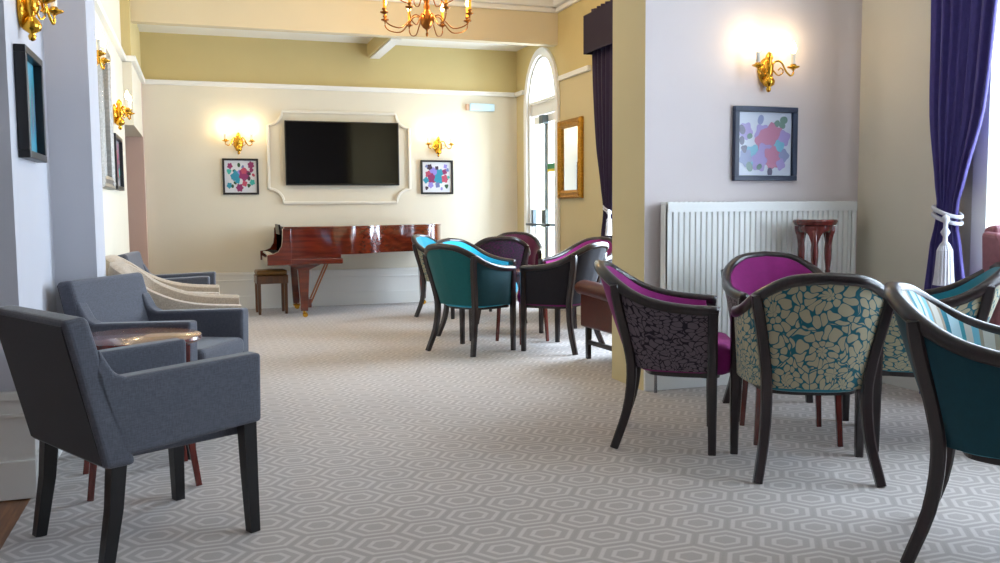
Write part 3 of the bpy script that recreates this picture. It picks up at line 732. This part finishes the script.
# ------------------------------------------------------------------ tub chairs
UP = [(0, (0, -.375, .828)), (.2, (.145, -.345, .811)), (.4, (.245, -.262, .752)), (.55, (.284, -.155, .694)), (.7, (.296, -.04, .662)), (.85, (.292, .07, .648)), (1, (.275, .172, .642))]
LO = [(0, (0, -.215, .365)), (.2, (.105, -.205, .365)), (.4, (.19, -.17, .365)), (.55, (.235, -.10, .365)), (.7, (.255, -.01, .365)), (.85, (.265, .08, .365)), (1, (.265, .165, .365))]
def shell_pt(t, v, inset=0.0):
    s = 1 if t >= 0 else -1; t = abs(t)
    a = Vector(spline(UP, t)); b = Vector(spline(LO, t))
    e = .01; a2 = Vector(spline(UP, min(1, t+e)))-Vector(spline(UP, max(0, t-e))); b2 = Vector(spline(LO, min(1, t+e)))-Vector(spline(LO, max(0, t-e)))
    tg = a2*v+b2*(1-v); tg.z = 0
    if t < .02: tg = Vector((1, 0, 0))
    tg.normalize(); nrm = Vector((-tg.y, tg.x, 0))    # points inward
    bow = .015*math.sin(PI*v)*(1-t)
    p = b*(1-v)+a*v+nrm*(inset)+nrm*bow*-.3
    return Vector((p.x*s, p.y, p.z))
def shell(t0, t1, i0, i1, v0, v1, nt_=20, nv=8, pad=0, zmul=1):
    """closed slab of the shell between insets i0 (outside) and i1 (inside)"""
    mb = MB(); rows, uvs = [], []
    L = 0; prev = None
    for i in range(nt_+1):
        t = t0+(t1-t0)*i/nt_; q = shell_pt(t, .5)
        if prev: L += (q-prev).length
        prev = q
        col, uv = [], []
        for j in range(nv+1):
            v = v0+(v1-v0)*j/nv; col.append(shell_pt(t, v, i0)); uv.append((L, v*.45))
        for j in range(nv+1):
            v = v1+(v0-v1)*j/nv; bulge = pad*math.sin(PI*min(1, max(0, (v-v0)/(v1-v0))))**.5
            col.append(shell_pt(t, v, i1+bulge)); uv.append((L, v*.45))
        rows.append(col); uvs.append(uv)
    K = 2*(nv+1)
    mb.grid(rows, closed_u=True, caps=True, uv=uvs)
    return mb
def make_tub(label, loc, rz, mats):
    back, side, lining, seat = mats
    t = thing('tub_chair', label, 'chair', loc, rz)
    shell(-.36, .36, 0, .012, .02, .985, 24).build('outer_back_panel', back, t, smooth='auto')
    shell(.40, .975, 0, .012, .02, .985, 16).build('side_panel', side, t, smooth='auto')
    shell(-.975, -.40, 0, .012, .02, .985, 16).build('side_panel', side, t, smooth='auto')
    shell(-.97, .97, .013, .040, .18, 1.0, 48, 8, pad=.018).build('inner_lining', lining, t, smooth='auto')
    # show-wood top rail
    path = [shell_pt(-1+2*i/60, 1.0, .012) for i in range(61)]
    path = [p+Vector((0, 0, .004)) for p in path]
    path = [path[0]+Vector((0, .025, -.004))]+path+[path[-1]+Vector((0, .025, -.004))]
    MB().sweep(path, .050, .048, n=10, power=.75).build('top_rail', DWOOD, t, smooth=True)
    for s in (1, -1):
        p = curve([(s*.270, .170, .64), (s*.270, .170, .38), (s*.270, .172, 0)], 8)
        MB().sweep(p, .042, .044, n=8, power=.45, up=(0, 1, 0), size=[1.05, 1.05, 1.05, 1.05, 1, .97, .93, .88, .82]).build('leg', DWOOD, t, smooth='auto')
        p = curve([(s*.256, -.268, .76), (s*.232, -.245, .64), (s*.208, -.212, .50), (s*.195, -.192, .36), (s*.204, -.210, .18), (s*.238, -.268, 0)], 16)
        MB().sweep(p, .044, .046, n=8, power=.45, up=(0, 1, 0), size=[.8]+[1.0]*10+[.98, .96, .93, .90, .87, .84]).build('leg', DWOOD, t, smooth='auto')
    # seat cushion: rounded plan, crowned top and bulging front
    mb = MB(); rows = []
    plan = []
    for i in range(33):
        tt = -1+2*i/32
        p = shell_pt(tt*.97, .1, .045); plan.append((p.x, p.y))
    plan += [(.236, .20), (.232, .235), (.19, .255), (.10, .264), (0, .267), (-.10, .264), (-.19, .255), (-.232, .235), (-.236, .20)]
    cx_ = 0; cy_ = .02
    for sc_, z in ((.90, .352), (.97, .36), (1.04, .39), (1.05, .43), (1.02, .465), (.93, .488), (.6, .502), (.05, .507)):
        rows.append([(cx_+(x-cx_)*(sc_ if y > .1 or sc_ < .99 else min(sc_, 1)), cy_+(y-cy_)*(sc_ if y > .1 or sc_ < .99 else min(sc_, 1)), z) for x, y in plan])
    mb.grid(rows, closed_u=True, caps=True).build('seat', seat, t, smooth=True)
    # underframe
    mb = MB(); pl2 = [(x*.93, .02+(y-.02)*.78) for x, y in plan]
    mb.hexa([(x, y, .335) for x, y in pl2], [(x, y, .36) for x, y in pl2]); mb.build('seat_rail', DWOOD, t)
    return t
def az(fx, fy): return math.atan2(-fx, fy)
def ctr_from(foot, side, f):
    """chair centre from one rear foot position; side 1 = the chair's own right"""
    f = Vector(f).normalized(); r = Vector((f.y, -f.x)); p = Vector(foot)+f*.268-r*(side*.238); return (p.x, p.y, 0)
f = (.43, .903)
T0 = make_tub('tub chair with cream and teal floral back facing away, dark wood frame', (2.41, 3.118, 0), az(*f), (FLTEAL, FLTEAL, TEALV, TEALV))
def tub(label, loc, f, b, s, l, seat=None):
    return dup(T0, loc, az(*f), label, None, {'outer_back_panel': b, 'side_panel': s, 'inner_lining': l, 'seat': seat or l})
f = (.857, -.515)
tub('tub chair with magenta velvet inside and black floral sides, left of the front group', ctr_from((1.775, 3.657), 1, f), f, MAGV, FLDARK, MAGV)
tub('tub chair with plain magenta velvet inside, facing the camera before the radiator', (2.93, 3.98, 0), (-.32, -.95), DKF, FLDARK, MAGV)
tub('tub chair with teal velvet inside and cream floral sides, behind the striped chair', (3.17, 3.30, 0), (-.75, .66), FLTEAL, FLTEAL, TEALV)
f = (.64, -.77)
tub('tub chair with striped teal and beige inside and dark teal outside, at right edge', ctr_from((2.03, 2.13), 1, f), f, DTEAL, DTEAL, STRIPE)
f = (.85, .52)
tub('teal tub chair with a plain petrol back, nearest in the middle group', ctr_from((1.906, 6.339), 1, f), f, MTEAL, DTEAL, CYANV)
tub('turquoise tub chair mostly hidden behind the nearest teal chair of the middle group', (2.28, 7.40, 0), (.5, -.87), MTEAL, DTEAL, CYANV)
f = (-.62, .78)
tub('tub chair with bright magenta inside and charcoal sides, right of the middle group', ctr_from((2.66, 6.15), -1, f), f, DKF, DKF, MAGV)
f = (.75, -.66)
tub('turquoise tub chair with cream floral side, alone nearest the piano', ctr_from((2.084, 8.97), 1, f), f, FLTEAL, FLTEAL, CYANV)
tub('magenta tub chair facing the table from behind the charcoal-sided one', (3.13, 7.20, 0), (-.88, -.47), DKF, DKF, MAGV)
tub('tub chair showing a dark purple floral back, behind the middle group', (2.80, 8.38, 0), (.25, .97), FLMAG, FLMAG, DMAGV)
tub('wine velvet tub chair furthest back, next to the arched door', (3.27, 9.22, 0), (-.35, -.94), DMAGV, DMAGV, DMAGV)

# ------------------------------------------------------------------ small tables
def make_table(name, label, loc, rz, r, h, round_, span, splay, wd=.034):
    t = thing(name, label, 'table', loc, rz)
    mb = MB()
    if round_: mb.lathe([(r*.93, h-.028), (r*.98, h-.024), (r, h-.014), (r*.99, h-.004), (r*.96, h), (.001, h)], 48)
    else: mb.box(-r, r, -r, r, h-.025, h)
    mb.build('tabletop', MAHOGD, t, smooth='auto' if round_ else False, bevel=0 if round_ else .005)
    mb = MB(); a = span/2
    mb.box(-a, a, -a-.01, -a+.01, h-.09, h-.028); mb.box(-a, a, a-.01, a+.01, h-.09, h-.028); mb.box(-a-.01, -a+.01, -a+.01, a-.01, h-.09, h-.028); mb.box(a-.01, a+.01, -a+.01, a-.01, h-.09, h-.028)
    mb.build('apron', MAHOGD, t, bevel=.002)
    for sx in (-1, 1):
        for sy in (-1, 1):
            p = curve([(sx*a, sy*a, h-.03), (sx*a*.98, sy*a*.98, h*.5), (sx*(a+splay), sy*(a+splay), 0)], 8)
            MB().sweep(p, wd, wd, n=8, power=.4, up=(0, 1, 0), size=[1.1, 1.05, 1, .95, .9, .85, .8, .75, .72]).build('leg', MAHOGD, t, smooth='auto')
    return t
make_table('side_table', 'round mahogany side table between the two near grey armchairs', (-.27, 3.89, 0), .15, .26, .60, True, .34, .03)
make_table('occasional_table', 'small mahogany table amid the front tub chairs', (2.67, 3.575, 0), -.42, .20, .58, False, .36, .01)
make_table('occasional_table', 'small mahogany table between the teal and magenta middle chairs', (2.53, 6.97, 0), .4, .17, .60, False, .28, .01)

# ------------------------------------------------------------------ grey box armchairs
def make_grey(label, loc, rz):
    t = thing('armchair', label, 'armchair', loc, rz)
    # front is +y.  back slab leans backwards
    W2, D2 = .29, .27
    mb = MB()
    mb.hexa([(-W2, -D2, .33), (W2, -D2, .33), (W2, -D2+.10, .33), (-W2, -D2+.10, .33)], [(-W2, -D2-.105, .79), (W2, -D2-.105, .79), (W2, -D2-.03, .80), (-W2, -D2-.03, .80)])
    bk = mb.build('backrest', GREY, t, bevel=.02, seg=4)
    mb = MB().hexa([(-W2+.015, -D2-.004, .345), (W2-.015, -D2-.004, .345), (W2-.015, -D2+.01, .345), (-W2+.015, -D2+.01, .345)], [(-W2+.015, -D2-.106, .775), (W2-.015, -D2-.106, .775), (W2-.015, -D2-.09, .775), (-W2+.015, -D2-.09, .775)])
    tag(mb.build('outer_back', DGREY, bk), 'near-black outer back panel')
    for s in (1, -1):
        x0, x1 = sorted((s*W2, s*(W2-.075)))
        prof = [(-D2+.06, .36), (D2, .385), (D2+.005, .622), (-D2+.08, .605), (-D2+.045, .62), (-D2-.0, .70), (-D2-.03, .62)]
        mb = MB().hexa([(x0, y, z) for y, z in prof], [(x1, y, z) for y, z in prof]); mb.build('arm', GREY, t, bevel=.014, seg=3)
    mb = MB().box(-W2+.075, W2-.075, -D2+.08, D2+.0, .335, .40); mb.build('seat_base', GREY, t, bevel=.01)
    mb = MB().box(-W2+.078, W2-.078, -D2+.07, D2+.02, .40, .485); mb.build('seat', GREY, t, bevel=.03, seg=4)
    for sx in (1, -1):
        p = [(sx*(W2-.035), D2-.04, .39), (sx*(W2-.035), D2-.035, .2), (sx*(W2-.03), D2-.03, 0)]
        MB().sweep(p, .05, .05, n=4, power=1, up=(0, 1, 0), size=[1.35, 1.2, 1.0]).build('leg', BLACKLEG, t)
        p = [(sx*(W2-.035), -D2+.05, .36), (sx*(W2-.035), -D2+.035, .2), (sx*(W2-.035), -D2+.0, 0)]
        MB().sweep(p, .05, .05, n=4, power=1, up=(0, 1, 0), size=[1.35, 1.2, 1.0]).build('leg', BLACKLEG, t)
    return t
f = (.873, .487)
G0 = make_grey('grey linen armchair nearest the camera at the left', (-.20, 3.225, 0), az(*f))
dup(G0, (-.165, 4.49, 0), az(.88, -.48), 'grey linen armchair facing the camera side beyond the round side table')
dup(G0, (-.20, 7.30, 0), az(.98, -.10), 'grey armchair furthest down the left wall behind the oatmeal chair')

# ------------------------------------------------------------------ oatmeal tub armchair
def make_oat(label, loc, rz):
    t = thing('tub_armchair', label, 'armchair', loc, rz)
    U = [(0, (0, -.40, .815)), (.25, (.20, -.37, .80)), (.42, (.31, -.27, .745)), (.58, (.345, -.12, .655)), (.75, (.35, .06, .60)), (1, (.34, .30, .58))]
    Lo = [(0, (0, -.30, .17)), (.25, (.19, -.28, .17)), (.42, (.28, -.20, .17)), (.58, (.31, -.08, .17)), (.75, (.32, .08, .17)), (1, (.32, .30, .17))]
    rows = []
    for i in range(41):
        tt = -1+2*i/40; s = 1 if tt >= 0 else -1; a = Vector(spline(U, abs(tt))); b = Vector(spline(Lo, abs(tt)))
        tg = Vector(spline(U, min(1, abs(tt)+.02)))-Vector(spline(U, max(0, abs(tt)-.02))); tg.z = 0; tg.normalize()
        if abs(tt) < .02: tg = Vector((1, 0, 0))
        nr = Vector((-tg.y, tg.x, 0)); col = []
        for v in (0, .2, .4, .6, .8, .95): col.append(b*(1-v)+a*v)
        top = a; col += [top+Vector((0, 0, .012))+nr*.015, top+Vector((0, 0, .018))+nr*.045, top+nr*.08+Vector((0, 0, .0))]
        for v in (.85, .6, .35, .0): col.append(b*(1-v)+a*v+nr*.085)
        rows.append([Vector((p.x*s, p.y, p.z)) for p in col])
    MB().grid(rows, closed_u=True, caps=True).build('shell', CREAMF, t, smooth='auto', bevel=0)
    MB().box(-.24, .24, -.20, .33, .20, .47).build('seat', CREAMF, t, bevel=.05, seg=4)
    for sx in (1, -1):
        for sy, y in ((1, .26), (-1, -.22)):
            MB().sweep([(sx*.25, y, .19), (sx*.26, y+.02*sy, 0)], .045, .045, n=4, power=1, up=(0, 1, 0), size=[1.2, .8]).build('leg', BLACKLEG, t)
    return t
O0 = make_oat('oatmeal fabric tub armchair just behind the second grey armchair', (-.10, 5.32, 0), az(1, -.02))
dup(O0, (-.20, 6.15, 0), az(1, -.02), 'second oatmeal tub armchair, further back along the left wall')

# ------------------------------------------------------------------ oxblood leather armchair half behind the pillar
def make_leather(name, label, loc, rz, m, hb, wing):
    t = thing(name, label, 'armchair', loc, rz)
    for s in (1, -1):
        x0, x1 = sorted((s*.34, s*.24))
        mb = MB(); mb.box(x0, x1, -.25, .25, .24, .50); a = mb.build('arm', m, t, bevel=.015)
        rows = []
        for k in range(13):
            y = -.27+.55*k/12; ring = []
            for j in range(16):
                q = 2*PI*j/16; ring.append((s*.30+.075*math.cos(q), y, .515+.055*math.sin(q)+.01*math.sin(y*6)))
            rows.append(ring)
        MB().grid(rows, closed_u=True, caps=True).build('scroll', m, a, smooth='auto', bevel=.01)
    mb = MB().box(-.235, .235, -.25, .27, .24, .36); mb.build('seat_base', m, t, bevel=.01)
    mb = MB().box(-.23, .23, -.19, .28, .362, .46); mb.build('seat', m, t, bevel=.03, seg=4)
    mb = MB(); mb.hexa([(-.26, -.33, .26), (.26, -.33, .26), (.26, -.20, .26), (-.26, -.20, .26)], [(-.27, -.42, hb), (.27, -.42, hb), (.27, -.31, hb+.02), (-.27, -.31, hb+.02)]); mb.build('backrest', m, t, bevel=.035, seg=4)
    if wing:
        for s in (1, -1):
            pr = [(-.36, hb-.02), (-.22, hb-.03), (-.12, hb-.18), (-.14, hb-.34), (-.20, .60), (-.32, .60)]
            x0, x1 = sorted((s*.33, s*.265)); MB().hexa([(x0, y, z) for y, z in pr], [(x1, y, z) for y, z in pr]).build('wing', m, t, bevel=.03, seg=3)
    for sx in (1, -1):
        for y0, y1 in ((.21, .21), (-.25, -.33)):
            MB().sweep([(sx*.29, y0, .26), (sx*.29, y1, 0)], .045, .045, n=4, power=1, up=(0, 1, 0), size=[1.1, .95]).build('leg', DWOOD, t)
        MB().box(sx*.29-.012, sx*.29+.012, -.29, .21, .11, .14).build('stretcher', DWOOD, t)
    return t
make_leather('leather_armchair', 'oxblood leather armchair half hidden behind the pillar', (2.985, 5.77, 0), az(-.05, 1), LEATHER, .74, False)
wing_chair = make_leather('leather_armchair', 'plum leather wing armchair cut off at the right edge by the window', (3.725, 2.97, 0), az(-.12, -1), PLUML, 1.22, True)
wing_chair.scale = (.78, .78, .82)

# ------------------------------------------------------------------ grand piano
def piano():
    t = thing('grand_piano', 'glossy mahogany grand piano against the back wall', 'piano', (0, 0, 0))
    yn, yf = 9.22, 10.38            # treble (near) side and spine
    # outline of the case seen from above, keyboard end at x=.80
    out = [(.80, yn), (1.25, yn), (1.50, yn+.03), (1.68, yn+.13), (1.84, yn+.26), (2.05, yn+.34), (2.30, yn+.40), (2.48, yn+.50), (2.60, yn+.68), (2.64, yn+.88), (2.60, yf-.06), (2.50, yf), (.80, yf)]
    bent = curve(out[1:-1], 50); pts = [out[0]]+[tuple(p) for p in bent]+[out[-1]]
    pts = [(x, y) for x, y in pts]
    mb = MB(); mb.hexa([(x, y, .66) for x, y in pts], [(x, y, .925) for x, y in pts]); mb.build('case', MAHOG, t, smooth='auto')
    c = (1.6, 9.85)
    mb = MB(); p2 = [(c[0]+(x-c[0])*1.008, c[1]+(y-c[1])*1.012) for x, y in pts]
    mb.hexa([(x, y, .927) for x, y in p2], [(x, y, .948) for x, y in p2]); mb.build('lid', MAHOG, t, smooth='auto', bevel=.004)
    mb = MB(); mb.hexa([(x, y, .655) for x, y in p2], [(x, y, .668) for x, y in p2]); mb.build('rim_moulding', MAHOG, t, smooth='auto')
    # key bed with cheek arms: side profile
    for y0, y1 in ((yn-.004, yn+.07), (yf-.07, yf+.004)):
        pr = [(.62, .56), (.62, .665), (.68, .672), (.73, .695), (.765, .75), (.775, .82), (.778, .925), (.86, .925), (.86, .60), (.86, .56)]
        MB().hexa([(x, y0, z) for x, z in pr], [(x, y1, z) for x, z in pr]).build('cheek', MAHOG, t, bevel=.004)
    MB().box(.63, 1.38, yn-.003, yf+.003, .56, .62).build('key_bed', MAHOG, t, bevel=.01)
    MB().box(.86, 1.36, yn-.001, yf+.001, .62, .66).build('case_underside', MAHOG, t)
    mb = MB(); mb.box(.65, .80, yn+.08, yf-.08, .645, .66); kb = mb.build('keyboard', mat('ivory_keys', (235, 232, 222), .25), t)
    mb = MB()
    span = yf-yn-.16
    for k in range(36):
        if k % 7 in (2, 6): continue
        y = yn+.08+span*(k+1)/36; mb.box(.70, .79, y-.006, y+.006, .66, .672)
    mb.build('black_keys', PLASTIC, kb)
    MB().box(.80, .82, yn+.07, yf-.07, .66, .90).build('fallboard', MAHOG, t)
    mb = MB(); mb.hexa([(.73, yn+.3, .93), (.745, yn+.3, .93), (.745, yf-.3, .93), (.73, yf-.3, .93)], [(.70, yn+.3, .80), (.715, yn+.3, .80), (.715, yf-.3, .80), (.70, yf-.3, .80)])
    # music desk folded on the lid edge
    MB().hexa([(.775, yn+.35, .86), (.795, yn+.35, .86), (.795, yf-.35, .86), (.775, yf-.35, .86)], [(.765, yn+.35, .965), (.785, yn+.35, .965), (.785, yf-.35, .965), (.765, yf-.35, .965)]).build('music_desk', PLASTIC, t, bevel=.003)
    def pleg(x, y):
        l = MB()
        l.hexa([(x-.035, y-.035, .07), (x+.035, y-.035, .07), (x+.035, y+.035, .07), (x-.035, y+.035, .07)], [(x-.058, y-.055, .50), (x+.058, y-.055, .50), (x+.058, y+.055, .50), (x-.058, y+.055, .50)])
        l.hexa([(x-.06, y-.06, .50), (x+.06, y-.06, .50), (x+.06, y+.06, .50), (x-.06, y+.06, .50)], [(x-.17, y-.06, .56), (x+.19, y-.06, .56), (x+.19, y+.06, .56), (x-.17, y+.06, .56)])
        lg = l.build('leg', MAHOG, t, bevel=.004)
        m2 = MB(); m2.lathe([(.012, .07), (.014, .045), (.02, .04)], 10, (x, y, 0)); m2.lathe([(.005, -.012), (.026, -.012), (.028, 0), (.026, .012), (.005, .012)], 16, (x+.01, y, .028), axis='y'); m2.build('caster', BRASS, lg, smooth='auto')
    pleg(.99, yn+.16); pleg(.99, yf-.16)
    x, y = 2.45, yf-.2
    l = MB(); l.hexa([(x-.03, y-.03, .07), (x+.03, y-.03, .07), (x+.03, y+.03, .07), (x-.03, y+.03, .07)], [(x-.05, y-.05, .655), (x+.05, y-.05, .655), (x+.05, y+.05, .655), (x-.05, y+.05, .655)])
    lg = l.build('leg', MAHOG, t, bevel=.004)
    m2 = MB(); m2.lathe([(.012, .07), (.014, .045), (.02, .04)], 10, (x, y, 0)); m2.lathe([(.005, -.012), (.026, -.012), (.028, 0), (.026, .012), (.005, .012)], 16, (x+.01, y, .028), axis='y'); m2.build('caster', BRASS, lg, smooth='auto')
    # pedal lyre
    ym = (yn+yf)/2
    mb = MB(); mb.box(1.02, 1.10, ym-.13, ym+.13, .07, .16)
    for s in (-1, 1): mb.sweep(curve([(1.06, ym+s*.05, .56), (1.06, ym+s*.10, .40), (1.06, ym+s*.05, .28), (1.06, ym+s*.10, .15)], 12), .03)
    ly = mb.build('lyre', MAHOGD, t, smooth='auto')
    mb = MB()
    for k in (-1, 0, 1): mb.box(.92, 1.03, ym+k*.06-.012, ym+k*.06+.012, .085, .10)
    mb.build('pedals', BRASS, ly, bevel=.003)
    for s in (-1, 1): MB().sweep([(1.30, ym+s*.09, .565), (1.10, ym+s*.09, .12)], .018).build('brace_rod', mat('light_wood', (170, 105, 60), .4), ly)
    return t
piano()

# piano stool
t = thing('piano_stool', 'square wooden piano stool with a tan padded seat', 'stool', (.70, 9.93, 0), .05)
mb = MB(); mb.box(-.165, .165, -.15, .15, .33, .42); mb.build('seat_frame', STOOLW, t, bevel=.006)
mb = MB(); mb.box(-.16, .16, -.145, .145, .421, .475); mb.build('seat', BRONZEW, t, bevel=.02, seg=4)
for sx in (-1, 1):
    for sy in (-1, 1):
        MB().sweep([(sx*.14, sy*.125, .42), (sx*.14, sy*.125, .05), (sx*.14, sy*.125, .0)], .05, n=4, power=1, up=(0, 1, 0), size=[1, .9, .75]).build('leg', STOOLW, t)

# ------------------------------------------------------------------ chandelier
def chandelier():
    t = thing('chandelier', 'brass chandelier with amber candles hanging from the ceiling', 'chandelier', (1.876, 7.5, 0))
    mb = MB(); mb.lathe([(.002, 2.575), (.010, 2.585), (.012, 2.60), (.006, 2.615), (.012, 2.635), (.036, 2.65), (.056, 2.68), (.062, 2.715), (.052, 2.75), (.035, 2.78), (.02, 2.80), (.03, 2.82), (.018, 2.85), (.028, 2.88), (.05, 2.92), (.055, 2.95), (.03, 2.98), (.016, 3.02), (.026, 3.05), (.012, 3.08), (.004, 3.10)], 24)
    mb.build('stem', OLDBRASS, t, smooth=True)
    mb = MB()
    for k in range(8):
        z = 3.09+.043*k; ring = [(.012*math.cos(a*PI/5) if k % 2 else 0, 0 if k % 2 else .012*math.cos(a*PI/5), z+.024+.026*math.sin(a*PI/5)) for a in range(11)]
        mb.sweep(ring, .006, cap=False, n=6, up=((0, 1, 0) if k % 2 else (1, 0, 0)))
    mb.build('chain', OLDBRASS, t, smooth=True)
    mb = MB(); mb.lathe([(.01, 3.41), (.03, 3.42), (.055, 3.45), (.06, ZC), (.0, ZC)], 20); mb.build('ceiling_rose', OLDBRASS, t, smooth='auto')
    def arm(a, R, z_hub, z_low, z_end, amber=True):
        ca, sa = math.cos(a), math.sin(a)
        P = lambda r, z: (r*ca, r*sa, z)
        mb = MB(); mb.sweep(curve([P(.03, z_hub), P(R*.28, z_hub+.03), P(R*.45, (z_hub+z_low)/2+.01), P(R*.62, z_low), P(R*.86, z_low+.012), P(R*.99, (z_low+z_end)/2), P(R, z_end)], 26), .0095)
        ar = mb.build('arm', OLDBRASS, t, smooth=True)
        c = P(R, z_end)
        MB().lathe([(.006, -.01), (.014, -.004), (.034, .004), (.036, .010), (.016, .012), (.012, .026), (.020, .030), (.018, .042), (.004, .044)], 14, c).build('drip_pan', OLDBRASS, ar, smooth=True)
        MB().lathe([(.012, .04), (.012, .125), (.003, .127)], 12, c).build('candle_sleeve', CANDLEY, ar, smooth='auto')
        MB().lathe([(r, z+.126) for r, z in bulb_shape(c, 1)], 10, c).build('bulb', FLAMEO, ar, smooth=True)
    for k in range(8): arm(2*PI*(k+.22)/8, .385, 2.72, 2.63, 2.735)
    for k in range(6): arm(2*PI*(k+.72)/6, .24, 2.93, 2.86, 2.95)
    for z, p in ((2.98, 22), (3.2, 16)): 
        for s in (-1, 1): lamp_pt(t, (s*.30, 0, z), p/2, (1, .70, .38), .06)
chandelier()
